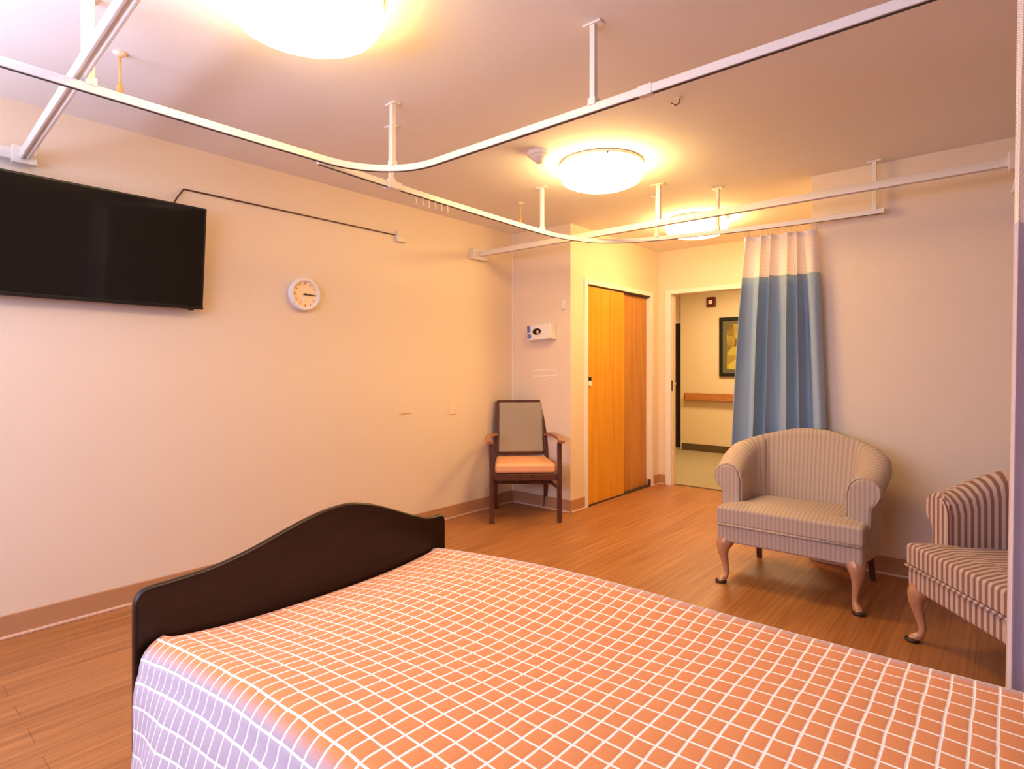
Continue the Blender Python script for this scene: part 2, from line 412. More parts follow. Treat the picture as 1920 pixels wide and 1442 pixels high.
# closet with two sliding doors
d1 = struct(MB().box(XC-.1, XC+.014, CY0-.05, CY0, 0, CZ+.045).box(XC-.1, XC+.014, CY1, CY1+.05, 0, CZ+.045).box(XC-.1, XC+.014, CY0, CY1, CZ, CZ+.045).build('door_1', M['trim'], bevel=.003))
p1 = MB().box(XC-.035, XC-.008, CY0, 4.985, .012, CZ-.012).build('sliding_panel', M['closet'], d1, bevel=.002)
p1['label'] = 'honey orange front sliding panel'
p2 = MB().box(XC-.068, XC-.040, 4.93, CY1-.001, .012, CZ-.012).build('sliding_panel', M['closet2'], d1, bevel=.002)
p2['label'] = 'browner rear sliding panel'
MB().lathe([(.001, .006), (.018, .010), (.025, .008), (.028, 0)], 20, 'x', (XC-.008, CY0+.055, 1.08)).build('finger_pull', M['plastic'], p1, smooth=True)
MB().box(XC-.03, XC-.006, CY0+.03, CY0+.08, 1.108, 1.14).build('pull_recess', M['dark'], p1)
MB().box(XC-.09, XC-.0, CY0, CY1, 0, .011).build('floor_track', M['slot'], d1)
MB().box(XC-.09, XC-.004, CY0, CY1, CZ-.012, CZ).build('head_track', M['slot'], d1)
MB().box(XC-.02, XC+.012, CY1-.02, CY1+.0, .012, .075).build('floor_guide', M['chairwood'], d1, bevel=.002)

# entry doorway: white casing and jambs
e = .06; y0, y1 = YE-.014, YE-.0005
d2 = struct(MB().box(DX0-e, DX0, y0, y1, 0, DZ+e*.75).box(DX1, DX1+e, y0, y1, 0, DZ+e*.75).box(DX0, DX1, y0, y1, DZ, DZ+e*.75).build('door_2', M['trim'], bevel=.003))
jm = MB().box(DX0-.012, DX0, YE, YE+.10, 0, DZ).box(DX1, DX1+.012, YE, YE+.10, 0, DZ).box(DX0-.012, DX1+.012, YE, YE+.10, DZ, DZ+.012)
jm.build('jamb', M['trim'], d2)
MB().box(DX0, DX0+.006, YE+.03, YE+.09, 0, DZ).build('door_stop', M['ivory'], d2)
MB().box(DX0-.001, DX0+.003, YE+.002, YE+.028, .98, 1.09).build('strike_plate', M['slot'], d2)
MB().box(DX0, DX1, YE+.055, YE+.085, 0, .006).build('threshold', M['hallbase'], d2)

# ------------------------------------------------------------------ bed
FX = -1.645; by0, by1 = .512, 1.512
bed = thing('bed', 'single bed with a dark brown arched footboard, mattress hidden by a checked bedspread', 'bed', (FX, 1.01, 0))
def foot_profile():
    key = [(-.518, .620), (-.516, .645), (-.503, .664), (-.48, .671), (-.44, .673), (-.39, .676), (-.32, .683), (-.23, .703), (-.14, .731), (-.05, .758), (.03, .774), (.10, .778), (.16, .768),
           (.22, .750), (.29, .722), (.345, .699), (.39, .682), (.43, .668), (.47, .664), (.50, .664), (.517, .655), (.522, .63)]
    return [(p.x, p.y) for p in catmull([(a, b, 0) for a, b in key], 4)]
pr = foot_profile()
MB().prism([(-.518, .16)]+pr+[(.522, .16)], 'x', -.014, .014).build('footboard', M['darkwood'], bed, bevel=.009, seg=3)
for s in (-.455, .455):
    MB().prism([(s-.04, 0), (s-.045, .2), (s+.045, .2), (s+.04, 0)], 'x', -.026, .026).build('leg', M['darkwood'], bed, bevel=.006)
for s in (-.455, .455):
    MB().box(.026, 2.06, s-.012, s+.012, .2, .32).build('side_rail', M['darkwood'], bed, bevel=.004)
MB().prism([(-.5, 0)]+[(a, b+.22) for a, b in pr]+[(.5, 0)], 'x', 2.06, 2.09).build('headboard', M['darkwood'], bed, bevel=.009, seg=3)
mt = MB().box(.03, 2.05, -.465, .465, .28, .515).build('mattress', M['mattress'], bed, bevel=.05, seg=4)

# bedspread: one sheet running over the top and down both long sides
def spread():
    L, W = 2.03, 1.01
    x0 = FX+.016; r = .055; drop = .43
    half = W/2-r; arc = r*PI/2
    total = 2*(half+arc+drop)
    def top_z(x, y):
        d = max(0, x-x0)
        z = .562+.04*(1-math.exp(-d/.28))
        z -= .050*math.exp(-(d/.42)**2)*max(0, math.cos((y)/(.5)*PI/2))**.8
        z -= .018*max(0, math.cos(y*PI))*(1-math.exp(-d/.5))
        z += .008*math.sin(5.0*d+3.2*y)*math.cos(y*2.6)+.006*math.sin(5.5*d-7*y+1)
        return z
    def fn(u, v):
        x = x0+u*L; s = (v-.5)*total; a = abs(s); sg = 1 if s > 0 else -1
        if a < half:
            y, z = s, None; zz = top_z(x, y)
        elif a < half+arc:
            t = (a-half)/r; y = sg*(half+r*math.sin(t)); zz = top_z(x, sg*half)-r*(1-math.cos(t))
        else:
            t = a-half-arc; f = t/drop
            fold = .016*f*(math.sin(x*13+.6)+.6*math.sin(x*29+2*sg))
            y = sg*(half+r+(.13 if sg < 0 else .04)*f**.8+fold); zz = top_z(x, sg*half)-r-t
        # the near-side fall pulls away from the footboard at its corner
        if a >= half:
            f = max(0, (a-half)/(arc+drop)); k = math.exp(-u*L/.13)
            x += k*(.13*min(1, f*1.6)); 
            y += sg*k*.012*math.sin(f*9)
        if u < .02 and a < half: zz -= .010*(1-u/.02)
        return (x, 1.01+y, zz)
    b = MB().grid(fn, 150, 140, lambda u, v: (u*L+.012, (v-.5)*total+.0222))
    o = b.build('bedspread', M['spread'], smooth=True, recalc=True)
    so = o.modifiers.new('Solidify', 'SOLIDIFY'); so.thickness = .006; so.offset = 0
    return tag(o, 'orange bedspread with white grid lines and cool window light painted into its sides draped over the bed', 'bedspread')
spread()

# ------------------------------------------------------------------ upholstered armchairs
def make_armchair(name, label, m, loc, rotz, group):
    t = thing(name, label, 'armchair', loc, rotz, group)
    # seat base and cushion
    MB().prism([(-.362, -.335), (.362, -.335), (.362, -.19), (.35, .20), (.20, .255), (-.20, .255), (-.35, .20), (-.362, -.19)], 'z', .235, .335).build('seat_base', m, t, bevel=.014, seg=3)
    out = [(-.365, -.342), (.365, -.342), (.365, -.222), (.272, -.21), (.272, .1), (-.272, .1), (-.272, -.21), (-.365, -.222)]
    cu = MB(); n = len(out); ins = []
    for x, y in out: ins.append((x*.72, (y+.07)*.72-.07))
    vs = [(x, y, .337) for x, y in out]+[(x, y, .432) for x, y in out]+[(x, y, .452) for x, y in ins]
    fs = [list(range(n))[::-1]]+[(i, (i+1) % n, n+(i+1) % n, n+i) for i in range(n)]+[(n+i, n+(i+1) % n, 2*n+(i+1) % n, 2*n+i) for i in range(n)]+[list(range(2*n, 3*n))]
    cu.add(vs, fs)
    sc_ = cu.build('seat_cushion', m, t, bevel=.028, seg=4)
    # piping round the cushion's lower front edge
    MB().tube([(-.36, -.345, .337), (.36, -.345, .337)], .006, 8).build('piping', m, sc_, smooth=True)
    # shell: arms and back as one curved sweep, split at the seams
    inner = [(-.268, -.205), (-.280, -.10), (-.286, .0), (-.270, .065), (-.215, .108), (-.11, .128), (0, .132)]
    inner = inner+[(-a, b) for a, b in inner[-2::-1]]
    P = catmull([(a, b, 0) for a, b in inner], 8); N = len(P)
    acc = [0]
    for i in range(1, N): acc.append(acc[-1]+(P[i]-P[i-1]).length)
    tot = acc[-1]
    def section(i, extra=0):
        tt = 1-abs(acc[i]/tot-.5)*2                       # 0 at the arm fronts, 1 at the back's middle
        sm = lambda a, b, x: (lambda q: q*q*(3-2*q))(min(1, max(0, (x-a)/(b-a))))
        bk = sm(.42, .66, tt)
        h = .660+.195*math.sin(min(1, tt*1.02)*PI/2)**1.5
        ln = .06*bk; w = .15-.065*bk
        e = extra
        pts = [(-.01+e, .30), (0+e, .40), (ln*.5+e, (h-.09+.4)/2), (ln+e, h-.085), (ln+.012+e, h-.04), (ln+w*.28, h-.011), (ln+w*.52, h), (ln+w*.8, h-.012),
               (ln+w, h-.045), (ln+w*1.02, h-.085), (ln+w*.90, h-.125), (ln*.9+w*.74, h-.15), (ln*.7+w*.70, (h-.15+.24)/2), (ln*.25+w*.66, .24), (.02, .24)]
        tg = (P[min(i+1, N-1)]-P[max(i-1, 0)]).normalized(); nn = Vector((-tg.y, tg.x, 0))
        return [P[i]+nn*a+Vector((0, 0, z)) for a, z in pts], pts
    k0 = next(i for i in range(N) if acc[i]/tot > .29); k1 = N-1-k0
    def piece(i0, i1, extra, nm):
        b = MB(); secs = [section(i, extra) for i in range(i0, i1+1)]; n = len(secs[0][0])
        vs = [p for s_, _ in secs for p in s_]; fs, us = [], []
        for i in range(len(secs)-1):
            per = 0
            for j in range(n):
                f = (i*n+j, i*n+(j+1) % n, (i+1)*n+(j+1) % n, (i+1)*n+j); fs.append(f)
                a0, a1 = acc[i0+i], acc[i0+i+1]
                us.append([(a0, j*.05), (a0, (j+1)*.05), (a1, (j+1)*.05), (a1, j*.05)])
        fs.append(list(range(n))[::-1]); us.append(None)
        fs.append([(len(secs)-1)*n+j for j in range(n)]); us.append(None)
        b.add(vs, fs, us)
        o = b.build(nm, m, t, smooth=True)
        md = o.modifiers.new('EdgeSplit', 'EDGE_SPLIT'); md.split_angle = 1.1
        return o
    piece(k0, k1, .01, 'backrest')
    for i0, i1, end in ((0, k0, 0), (k1, N-1, N-1)):
        arm = piece(i0, i1, -.004, 'arm')
        sec, pts = section(end)
        cx = sum(p.x for p in sec)/len(sec); cz = sum(p.z for p in sec)/len(sec)
        fp = [(cx+(p.x-cx)*.90, cz+(p.z-cz)*.95) for p in sec]
        MB().prism(fp, 'y', -.222, -.2).build('arm_front', m, arm, bevel=.008, seg=3)
        rim = [(p.x, -.208, p.z) for p in sec[1:13]]
        MB().tube(rim, .0055, 8).build('piping', m, arm, smooth=True)
    # legs: cabriole at the front, plain and raked at the back
    for s in (-1, 1):
        d = Vector((s*.6, -.8, 0)).normalized(); o = Vector((s*.325, -.30, 0))
        prof = [(.25, -.01, .046), (.222, .008, .043), (.19, .016, .033), (.15, .012, .024), (.10, .0, .0175), (.06, -.006, .0145), (.035, .002, .016), (.018, .02, .022), (.006, .028, .022), (0, .028, .017)]
        pth = catmull([tuple(o+d*b+Vector((0, 0, a))) for a, b, c in prof], 4)
        rr = catmull([(c, 0, 0) for a, b, c in prof], 4)
        lg = MB().tube(pth, [max(.004, q.x) for q in rr], 14).build('leg', M['legwood'], t, smooth=True)
        f = o+d*.03
        MB().lathe([(.02, 0), (.03, .003), (.031, .012), (.024, .018)], 16, 'z', (f.x, f.y, 0)).build('foot_pad', M['caster'], lg, smooth=True)
        MB().bar((s*.30, .20, .25), (s*.315, .265, 0), .03, .03).build('leg', M['chairwood'], t, bevel=.004)
    return t
CA = make_armchair('upholstered_armchair', 'tan striped armchair with an arched back standing in front of the blue curtain', M['stripe'], (-.905, 3.635, 0), 0, 'upholstered armchairs')
CB = make_armchair('upholstered_armchair', 'boldly striped armchair half hidden by the pale curtain', M['stripe2'], (.14, 3.07, 0), math.radians(-53), 'upholstered armchairs')

# ------------------------------------------------------------------ wooden open-arm chair in the corner
wc = thing('wooden_armchair', 'dark wooden open-arm chair with a peach seat and taupe back in the corner', 'chair', (-3.06, 3.745, 0), math.radians(44))
MB().prism([(-.245, -.235), (.245, -.235), (.215, .215), (-.215, .215)], 'z', .385, .465).build('seat', M['peach'], wc, bevel=.028, seg=4)
MB().prism([(-.25, -.24), (.25, -.24), (.22, .22), (-.22, .22)], 'z', .335, .385).build('seat_frame', M['chairwood'], wc, bevel=.004)
for s in (-1, 1):
    fl = MB(); fl.bar((s*.268, -.235, 0), (s*.268, -.235, .365), .035, .036).bar((s*.268, -.235, .365), (s*.272, -.205, .63), .035, .034)
    fl.build('leg', M['chairwood'], wc, bevel=.004)
    bl = MB(); bl.bar((s*.215, .262, 0), (s*.222, .215, .40), .036, .042).bar((s*.222, .215, .40), (s*.205, .295, .925), .032, .04)
    bl.build('leg', M['chairwood'], wc, bevel=.004)
    ar = catmull([(s*.222, .225, .645), (s*.265, .10, .655), (s*.292, -.08, .648), (s*.28, -.27, .638)], 5)
    MB().sweep(ar, [(-.026, -.012), (.026, -.012), (.028, .004), (.02, .014), (-.02, .014), (-.028, .004)]).build('armrest', M['armwood'], wc, bevel=.003)
    MB().bar((s*.262, -.23, .27), (s*.218, .24, .27), .02, .026).build('stretcher', M['chairwood'], wc, bevel=.003)
MB().bar((-.24, .02, .27), (.24, .02, .27), .02, .026, (0, 0, 1)).build('stretcher', M['chairwood'], wc, bevel=.003)
def back_pad(z0, z1, th, ins):
    ya = lambda z: .215+(z-.40)*.152
    w0, w1 = .195-ins, .185-ins
    b = MB()
    vs = [(-w0, ya(z0)-th, z0), (w0, ya(z0)-th, z0), (w1, ya(z1)-th, z1), (-w1, ya(z1)-th, z1), (-w0, ya(z0)+.016, z0), (w0, ya(z0)+.016, z0), (w1, ya(z1)+.016, z1), (-w1, ya(z1)+.016, z1)]
    b.add(vs, [(0, 1, 2, 3), (7, 6, 5, 4), (0, 4, 5, 1), (1, 5, 6, 2), (2, 6, 7, 3), (3, 7, 4, 0)]); return b
back_pad(.495, .918, .026, 0).build('backrest', M['taupe'], wc, bevel=.014, seg=3)
MB().bar((-.205, .295, .925), (.205, .295, .925), .03, .022, (0, 1, 0)).build('top_rail', M['chairwood'], wc, bevel=.003)
MB().bar((-.21, .232, .488), (.21, .232, .488), .024, .022, (0, 1, 0)).build('back_rail', M['chairwood'], wc, bevel=.003)

# ------------------------------------------------------------------ curtain tracks, rails
def plate_hanger(parent, x, y, z, w=.02, ang=0):
    hg = MB().box(x-w/2, x+w/2, y-w/2, y+w/2, z, H-.004).build('hanger', M['white'], parent, bevel=.002)
    MB().box(x-.038, x+.038, y-.017, y+.017, H-.007, H).build('ceiling_plate', M['white'], hg, bevel=.002)
    MB().box(x-w*.8, x+w*.8, y-w*.8, y+w*.8, z-.004, z+.022).build('track_clip', M['white'], hg, bevel=.003)
TZ = 2.14
prof = [(-.011, -.015), (.011, -.015), (.012, .012), (.008, .015), (-.008, .015), (-.012, .012)]
slot = [(-.005, -.0165), (.005, -.0165), (.005, -.014), (-.005, -.014)]  # strip for the slot; its dark colour also stands for underside shade
def arc(cx, cy, r, a0, a1, n=18):
    return [(cx+r*math.cos(math.radians(a0+(a1-a0)*k/n)), cy+r*math.sin(math.radians(a0+(a1-a0)*k/n)), TZ) for k in range(n+1)]
t1 = thing('curtain_track', 'white ceiling curtain track looping round the bed', 'curtain track', (-2.3, .5, TZ), 0, 'curtain tracks')
def local(path, o): return [(p[0]-o[0], p[1]-o[1], p[2]-o[2]) for p in path]
path1 = [(-2.31, -.6, TZ)]+[(-2.305, y, TZ) for y in (0, .5, 1.0)]+arc(-1.96, 1.425, .34, 180, 90)+[(x, 1.765, TZ) for x in (-1.5, -.7, 0, .8)]+[(1.98, 1.765, TZ)]
lo = lambda o: Vector(o.location)
MB().sweep(local(path1, lo(t1)), prof).build('track', M['white'], t1, bevel=.002)
MB().sweep(local(path1, lo(t1)), slot).build('slot', M['slot'], t1)
def hangers(t, pts):
    for x, y in pts:
        hg = MB(); w = .021
        o = lo(t); x -= o.x; y -= o.y; z0 = TZ-o.z+.012; z1 = H-o.z
        h = hg.box(x-w/2, x+w/2, y-w/2, y+w/2, z0, z1-.004).build('hanger', M['white'], t, bevel=.002)
        MB().box(x-.036, x+.036, y-.017, y+.017, z1-.007, z1).build('ceiling_plate', M['white'], h, bevel=.002)
        MB().box(x-.016, x+.016, y-.016, y+.016, z0-.004, z0+.024).build('track_clip', M['white'], h, bevel=.003)
hangers(t1, [(-2.305, .568), (-2.165, 1.698), (-1.12, 1.765), (.9, 1.765), (-2.305, -.5)])
cp = MB().box(-.94-lo(t1).x, -.89-lo(t1).x, 1.752-lo(t1).y, 1.778-lo(t1).y, -.0175, .017).build('joint_sleeve', M['white'], t1, bevel=.002)
t2 = thing('curtain_track', 'white ceiling curtain track curving along the back wall with the blue curtain on it', 'curtain track', (-2.38, 2.6, TZ), 0, 'curtain tracks')
path2 = catmull([(-2.338, 1.42, TZ), (-2.365, 1.85, TZ), (-2.39, 2.5, TZ), (-2.40, 3.1, TZ), (-2.37, 3.38, TZ), (-2.25, 3.645, TZ), (-2.0, 3.80, TZ), (-1.5, 3.92, TZ), (-1.0, 3.985, TZ), (-.55, 4.005, TZ)], 8)
MB().sweep(local(path2, lo(t2)), prof).build('track', M['white'], t2, bevel=.002)
MB().sweep(local(path2, lo(t2)), slot).build('slot', M['slot'], t2)
hangers(t2, [(-2.37, 1.85), (-2.40, 3.14), (-1.90, 3.828), (-1.50, 3.92), (-.60, 4.004)])
MB().box(-2.395-lo(t2).x, -2.345-lo(t2).x, 1.82-lo(t2).y, 1.9-lo(t2).y, -.018, .018).build('joint_sleeve', M['white'], t2, bevel=.002)
for k in range(6):
    y = 2.02+k*.045-lo(t2).y; x = -2.378-lo(t2).x
    MB().tube([(x, y, -.015), (x, y, -.032), (x+.006, y, -.046), (x, y+.002, -.056), (x-.006, y, -.05)], .0035, 8).build('glider', M['ivory'], t2, smooth=True)

# ceiling lift rails and trolley
RZ = 2.185
rp = [(-.017, -.021), (-.006, -.021), (-.006, -.014), (.006, -.014), (.006, -.021), (.017, -.021), (.02, 0), (.017, .021), (-.017, .021), (-.02, 0)]
r1 = thing('ceiling_lift_rail', 'white lift rail above the television, ending at a wall bar', 'lift rail', (-3.3, .583, RZ), math.radians(-2.6), 'ceiling lift rails')
MB().sweep([(-.1, 0, 0), (1, 0, 0), (2.5, 0, 0), (5.29, 0, 0)], rp).build('rail', M['rail'], r1, bevel=.003)
MB().box(-.148, -.10, -.40, .035, -.026, .026).build('wall_bar', M['rail'], r1, bevel=.004)
MB().box(-.125, -.09, -.045, .045, -.04, .04).build('end_bracket', M['rail'], r1, bevel=.004)
r2 = thing('ceiling_lift_rail', 'white lift rail crossing the room from the left wall in front of the alcove', 'lift rail', (-3.3, 3.6, RZ), 0, 'ceiling lift rails')
MB().sweep([(-.1, 0, 0), (1, 0, 0), (2.5, 0, 0), (5.29, 0, 0)], rp).build('rail', M['rail'], r2, bevel=.003)
MB().box(-.148, -.10, -.09, .09, -.05, .04).build('wall_bracket', M['rail'], r2, bevel=.004)
for r, xs in ((r1, (1.1, 3.4)), (r2, (1.525, 4.3))):
    for x in xs:
        h = MB().box(x-.014, x+.014, -.014, .014, .019, H-RZ-.004).build('hanger', M['white'], r, bevel=.002)
        MB().box(x-.045, x+.045, -.03, .03, H-RZ-.007, H-RZ).build('ceiling_plate', M['white'], h, bevel=.002)
tr = thing('rail_trolley', 'beige trolley with a tapered arm hanging on the lift rail near the pale curtain', 'trolley', (.045, 3.6, RZ))
MB().box(-.045, .045, -.042, .042, -.045, .045).build('carriage', M['rail'], tr, bevel=.008, seg=3)
MB().prism([(-.012, -.045), (.034, -.045), (.006, -.15), (-.036, -.15)], 'y', -.022, .022).build('arm', M['rail'], tr, bevel=.006)
MB().lathe([(.026, .0), (.03, .004), (.03, .09), (.024, .1)], 20, 'x', (.045, 0, .0)).build('motor_cap', M['rail'], tr, smooth=True)

def rod(x, y, ln, label):
    t = thing('drop_rod', label, 'rod', (x, y, H), 0, 'thin ceiling drop rods')
    MB().lathe([(.022, 0), (.024, -.004), (.016, -.012), (.006, -.016)], 16).build('ceiling_rose', M['ivory'], t, smooth=True)
    MB().tube([(0, 0, -.012), (0, .002, -ln*.55), (0, 0, -ln)], .005, 8).build('rod', M['brasshook'], t, smooth=True)
    MB().lathe([(.006, -ln+.04), (.011, -ln+.02), (.014, -ln), (.004, -ln-.01)], 12).build('end_weight', M['brasshook'], t, smooth=True)
rod(-2.62, .74, .155, 'thin ochre ceiling rod beside the lift rail above the television')
rod(-2.74, 3.32, .155, 'thin pale ceiling rod between the curtain track bend and the left wall')
hk = thing('ceiling_hook', 'tiny bent hook screwed into the ceiling right of the middle lamp', 'hook', (-1.13, 2.50, H))
MB().lathe([(.012, 0), (.012, -.004), (.004, -.006)], 12).build('hook_base', M['ivory'], hk)
MB().tube(catmull([(0, 0, -.004), (.0, 0, -.02), (-.02, 0, -.028), (-.04, 0, -.012)], 4), .003, 6).build('hook_wire', M['chairwood'], hk, smooth=True)

# ------------------------------------------------------------------ curtains
def curtain(name, label, xa, xb, y_of, z1, zh, z0, flare, n, amp, cloth, group, sk=0):
    t = thing(name, label, 'curtain', ((xa+xb)/2, y_of((xa+xb)/2), z0), 0, group); o = Vector(t.location)
    xm = (xa+xb)/2; Lw = (xb-xa)*2.4
    def pos(s, z):
        f = (z1-z)/(z1-z0)
        k = 1+flare*f**.8
        x = xm+(s-.5)*(xb-xa)*k+sk*f
        ph = 2*PI*n*s+.9*math.sin(5*s*PI+1)+.25*math.sin(f*3+s*9)
        w = abs(math.sin(ph/2)); a = amp*(.35+.65*min(1, f*3))*(.8+.35*math.sin(s*17+2))
        y = y_of(xm+(s-.5)*(xb-xa))+a*(1-2*w**1.5)
        x += .25*a*math.sin(ph)
        return Vector((x, y, z))-o
    def top(s): return z1-.012*abs(math.sin(n*PI*s*2))
    nn = n*16
    if zh < z1:
        MB().grid(lambda u, v: pos(u, top(u)+(zh-top(u))*v), nn, 6, lambda u, v: (u*Lw, v*(z1-zh))).build('mesh_header', M['net'], t, smooth=True, recalc=False)
        MB().grid(lambda u, v: pos(u, top(u)-.022*v)+Vector((0, -.0012, .001)), nn, 2).build('heading_tape', M['plastic'], t, smooth=True, recalc=False)
    cl = MB().grid(lambda u, v: pos(u, zh+(z0-zh)*v), nn, 26, lambda u, v: (u*Lw, v)).build('panel', cloth, t, smooth=True, recalc=False)
    cl.modifiers.new('Solidify', 'SOLIDIFY').thickness = .002
    k = n*2
    for i in range(k+1):
        s = i/k; p = pos(s, top(s)); yt = y_of(xm+(s-.5)*(xb-xa))-o.y
        MB().tube([(p.x, p.y, p.z-.006), (p.x, (p.y+yt)/2, p.z+.012), (p.x, yt, TZ-.021-o.z)], .0025, 6).build('hook', M['ivory'], t, smooth=True)
    return t
def y_track2(x):
    best = min(path2[40:], key=lambda p: abs(p.x-x)); return best.y
import bisect
def y_t2(x):
    q = [(p.x, p.y) for p in path2 if p.x > -2.0 and p.y > 3.7]; q.sort()
    i = max(1, min(len(q)-1, bisect.bisect([a for a, b in q], x))); (a, b), (c, d) = q[i-1], q[i]
    return b+(d-b)*(x-a)/(c-a)
curtain('privacy_curtain', 'blue privacy curtain with a white net top gathered behind the tan armchair', -1.335, -.905, y_t2, 2.088, 1.815, .30, .47, 6, .06, M['blue'], 'privacy curtains', -.018)
curtain('privacy_curtain', 'pale pinkish white curtain hanging at the right end of the bed', .016, .50, lambda x: 1.765, 2.1, 1.55, .12, .12, 13, .028, M['pale'], 'privacy curtains', .0)

# ------------------------------------------------------------------ ceiling lamps, detector
def lamp(name, x, y, label, gm='glow'):
    t = thing(name, label, 'ceiling light', (x, y, H), 0, 'dome ceiling lights')
    MB().lathe([(.24, 0), (.248, -.006), (.248, -.018), (.236, -.024)], 40).build('base_ring', M['trim'], t, smooth=True)
    MB().lathe([(.234, -.018), (.246, -.045), (.246, -.078), (.23, -.106), (.188, -.126), (.127, -.137), (.06, -.142), (.006, -.143)], 40).build('glass_dome', M[gm], t, smooth=True)
    for a in (-50, 70, 190):
        a = math.radians(a)
        MB().lathe([(.004, 0), (.006, -.004), (.004, -.012), (.001, -.013)], 10, 'z', (.243*math.cos(a), .243*math.sin(a), -.016)).build('set_screw', M['brass'], t)
    return t
lamp('ceiling_lamp', -1.72, 1.0, 'glowing dome lamp on the ceiling above the foot of the bed', 'glow_soft')
lamp('ceiling_lamp', -1.85, 3.0, 'glowing dome lamp beside the smoke detector')
lamp('ceiling_lamp', -1.95, 4.64, 'glowing dome lamp in the alcove before the doorway')
sd = thing('smoke_detector', 'white round smoke detector on the ceiling beside the middle dome lamp', 'smoke detector', (-2.02, 2.62, H))
MB().lathe([(.068, 0), (.07, -.004), (.07, -.018), (.062, -.026)], 32).build('base', M['plastic'], sd, smooth=True)
MB().lathe([(.056, -.024), (.05, -.036), (.034, -.044), (.026, -.058), (.012, -.064), (.002, -.065)], 32).build('sensor_cap', M['plastic'], sd, smooth=True)

# ------------------------------------------------------------------ television, cable, clock and small wall items
tv = thing('television', 'black flat screen television mounted on the left wall, tilted down', 'television', (-3.372, .862, 1.815))
tv.rotation_euler = (0, math.radians(5.8), 0)
HW, HH = .487, .274
MB().box(-.012, .022, -HW, HW, -HH, HH).build('casing', M['black'], tv, bevel=.004)
MB().box(.0215, .0235, -HW+.012, HW-.012, -HH+.02, HH-.01).build('screen', M['screen'], tv)
bz = MB().box(.020, .026, -HW, HW, -HH, -HH+.017).build('lower_bezel', M['black'], tv, bevel=.002)
MB().box(.0, .018, HW-.07, HW-.045, -HH-.008, -HH+.002).build('power_button', M['black'], tv, bevel=.002)
MB().box(-.05, -.012, -.2, .2, -.16, .16).build('wall_mount', M['black'], tv, bevel=.004)
MB().box(-.02, .01, .165, .215, HH-.002, HH+.008).build('top_clip', M['ivory'], tv, bevel=.002)
cb = MB().tube([(XL+.06, 1.20, 2.085), (XL+.02, 1.235, 2.14)]+[(XL+.008, y, 2.20) for y in (1.275, 1.32, 1.8, 2.3, 2.72)], .0045, 8).build('television_cable', M['chairwood'], smooth=True)
tag(cb, 'thin dark cable running along the left wall from the television', 'cable')
ob = thing('cable_outlet', 'small grey cable junction box on the left wall at the end of the cable', 'junction box', (XL, 2.77, 2.175))
MB().box(0, .03, -.045, .045, -.022, .018).build('box', M['rail'], ob, bevel=.004)
MB().box(.0, .022, -.035, -.005, .018, .06).build('cable_clamp', M['rail'], ob, bevel=.003)

ck = thing('clock', 'round white clock hanging on the left wall right of the television', 'clock', (XL, 1.99, 1.69))
ck.scale = (1, .88, .88)
MB().lathe([(.118, 0), (.122, .006), (.122, .028), (.114, .038), (.096, .038), (.092, .024)], 48, 'x').build('rim', M['plastic'], ck, smooth=True)
MB().lathe([(.094, .018), (.094, .0245), (.001, .0245)], 48, 'x').build('face', M['clockface'], ck)
for k in range(12):
    a = k*PI/6; c, s_ = math.cos(a), math.sin(a); hm = MB()
    hm.bar((.0255, .072*s_, .072*c), (.0255, .088*s_, .088*c), .003, .007 if k % 3 == 0 else .004)
    hm.build('hour_mark', M['scuff'], ck)
MB().bar((.029, -.014, .001), (.029, .068, -.003), .003, .009).build('minute_hand', M['caster'], ck)
MB().bar((.0275, .008, .01), (.0275, -.03, -.048), .003, .010).build('hour_hand', M['plastic'], ck)
MB().lathe([(.009, .024), (.009, .032), (.002, .034)], 16, 'x').build('hub', M['brass'], ck)
pl = thing('blank_plate', 'cream blank socket plate low on the left wall near the wooden chair', 'socket plate', (XL, 3.31, .905))
MB().box(0, .007, -.036, .036, -.062, .062).build('plate', M['ivory'], pl, bevel=.003)
for z in (-.042, .042): MB().lathe([(.004, .006), (.004, .0085), (.001, .009)], 10, 'x', (0, 0, z)).build('screw', M['ivory'], pl)
sc = MB().prism([(2.76, .868), (2.83, .874), (2.885, .873), (2.885, .879), (2.82, .881), (2.76, .873)], 'x', XL+.0002, XL+.0014).build('scuff_mark', M['scuff'], WL)
sc['label'] = 'short orange scuff streak low on the left wall'

gb = thing('tissue_box', 'white and blue tissue box on the wall above the wooden chair', 'tissue box', (-3.085, YB, 1.53))
gb.rotation_euler = (0, math.radians(-3), 0)
MB().box(-.125, .125, -.085, -.004, -.064, .064).build('carton', M['plastic'], gb, bevel=.004)
MB().box(-.131, .131, -.06, 0, -.07, -.064).build('holder', M['plastic'], gb, bevel=.002)
MB().lathe([(.001, -.0875), (.045, -.0875), (.045, -.084)], 28, 'y', (0, 0, 0)).build('opening', M['dark'], gb)
gb.children[-1].scale = (1, 1, .62); gb.children[-1].location = (-.018, 0, .006)
MB().box(-.123, -.088, -.0868, -.084, .002, .06).build('printed_panel', M['bluecard'], gb)
MB().lathe([(.001, -.0872), (.022, -.0872), (.022, -.084)], 20, 'y', (-.102, 0, -.028)).build('printed_spot', M['bluecard'], gb)
MB().tube([(-.005, -.084, .0), (-.002, -.096, .004), (.004, -.104, -.008), (.0, -.108, -.016)], [.006, .012, .010, .004], 8).build('tissue', M['tissue'], gb, smooth=True)
ws = thing('door_sensor', 'small white upright plastic sensor on the wall near the closet corner', 'sensor', (-2.875, YB, 1.755))
MB().box(-.018, .018, -.02, 0, -.04, .04).build('case', M['plastic'], ws, bevel=.006, seg=3)
MB().box(-.013, .013, -.024, -.018, -.035, -.012).build('sensor_window', M['rail'], ws, bevel=.003)
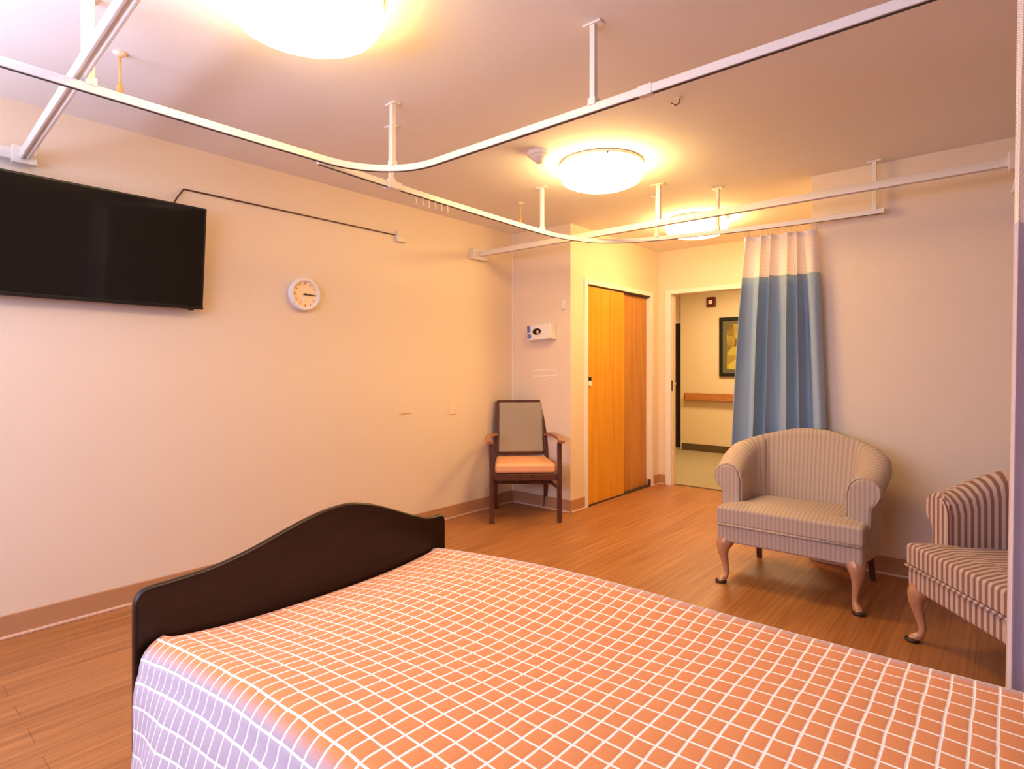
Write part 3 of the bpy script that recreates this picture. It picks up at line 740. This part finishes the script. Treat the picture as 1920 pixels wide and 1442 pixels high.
for i, (x0, x1, z, hgt, lab) in enumerate(((-3.215, -2.945, 1.196, .012, 'upper pale smear of adhesive left on the wall below the tissue box'),
                                          (-3.21, -2.945, 1.146, .016, 'middle pale smear of adhesive left on the wall below the tissue box'),
                                          (-3.12, -3.05, 1.106, .010, 'short lowest smear of adhesive left on the wall below the tissue box'))):
    up, dn = [], []
    for k in range(9):
        x = x0+(x1-x0)*k/8; j = .3+.7*random.random()
        up.append((x, z+.012*(k/8)+hgt*j*.6)); dn.append((x, z+.012*(k/8)-hgt*j*.5))
    o = MB().prism(up+dn[::-1], 'y', YB-.0014, YB-.0002).build('adhesive_smear', M['residue'], WBL)
    o['label'] = lab

# ------------------------------------------------------------------ corridor things
hr = thing('handrail', 'brown wooden handrail along the corridor wall seen through the doorway', 'handrail', (-3.66, 8.32, .8))
MB().prism([(-.085, -.055), (-.06, -.06), (-.06, .055), (-.085, .05)], 'x', 0, 4.8).build('rail_board', M['handrail'], hr, bevel=.008, seg=3)
for x in (.35, 1.8, 3.2): MB().box(x-.03, x+.03, -.06, 0, -.03, .02).build('bracket', M['rail'], hr, bevel=.004)
MB().box(-.0, .02, -.085, 0, -.058, .052).build('end_return', M['handrail'], hr, bevel=.004)
fp = thing('framed_picture', 'black framed picture in olive and ochre on the corridor wall above the handrail', 'picture', (-2.82, 8.32, 1.52))
f = MB()
for a, b, c, d in ((-.33, -.285, -.42, .42), (.285, .33, -.42, .42), (-.285, .285, -.42, -.375), (-.285, .285, .375, .42)): f.box(a, b, -.035, 0, c, d)
f.build('frame', M['black'], fp, bevel=.003)
MB().box(-.285, .285, -.016, -.002, -.375, .375).build('mount', M['artmat'], fp)
MB().box(-.225, .225, -.02, -.015, -.32, .32).build('print', M['art'], fp)
al = thing('alarm_strobe', 'dark red fire alarm strobe high on the corridor wall', 'fire alarm', (-3.27, 8.32, 2.175))
MB().box(-.062, .062, -.05, 0, -.068, .068).build('housing', M['red'], al, bevel=.008, seg=3)
MB().box(-.026, .03, -.068, -.048, -.036, .022).build('strobe_lens', M['alarmlens'], al, bevel=.006)

# ------------------------------------------------------------------ light
def area(name, loc, rot, sx, sy, col, p):
    l = bpy.data.lights.new(name, 'AREA'); l.shape = 'RECTANGLE'; l.size = sx; l.size_y = sy; l.color = col; l.energy = p
    o = bpy.data.objects.new(name, l); C.objects.link(o); o.location = loc; o.rotation_euler = rot; return o
wc_ = ((WX0+WX1)/2, YF+.01, (WZ0+WZ1)/2)
a1 = area('window_skylight', wc_, (PI/2-math.radians(20), 0, 0), WX1-WX0-.1, WZ1-WZ0-.1, (.56, .66, 1.0), 92)
a2 = area('ceiling_fill', (wc_[0], YF+.03, wc_[2]), (PI/2+math.radians(62), 0, 0), WX1-WX0-.1, .5, (.70, .74, 1.0), 72)  # added fill at the window, tilted up to brighten the ceiling
a2.data.spread = math.radians(95)
area('corridor_light', (-2.6, 7.1, H-.02), (0, 0, 0), 1.2, .5, (1, .74, .42), 55)
W = bpy.data.worlds.new('World'); S.world = W; W.use_nodes = True
bg = W.node_tree.nodes['Background']; bg.inputs[0].default_value = (.74, .8, 1, 1); bg.inputs[1].default_value = 1.0

# ------------------------------------------------------------------ camera
cam = bpy.data.cameras.new('Camera'); co = bpy.data.objects.new('Camera', cam); C.objects.link(co)
co.location = (0, 0, 1.22); co.rotation_euler = (PI/2, 0, math.radians(40.34))
cam.sensor_width = 36; cam.lens = 36*1095/1920; cam.shift_y = -31/1920; cam.clip_start = .02
S.camera = co
S.view_settings.view_transform = 'Standard'; S.view_settings.look = 'None'; S.view_settings.exposure = 0.12
S.cycles.max_bounces = 8; S.cycles.diffuse_bounces = 5; S.cycles.caustics_reflective = False; S.cycles.caustics_refractive = False
S.cycles.sample_clamp_indirect = 6
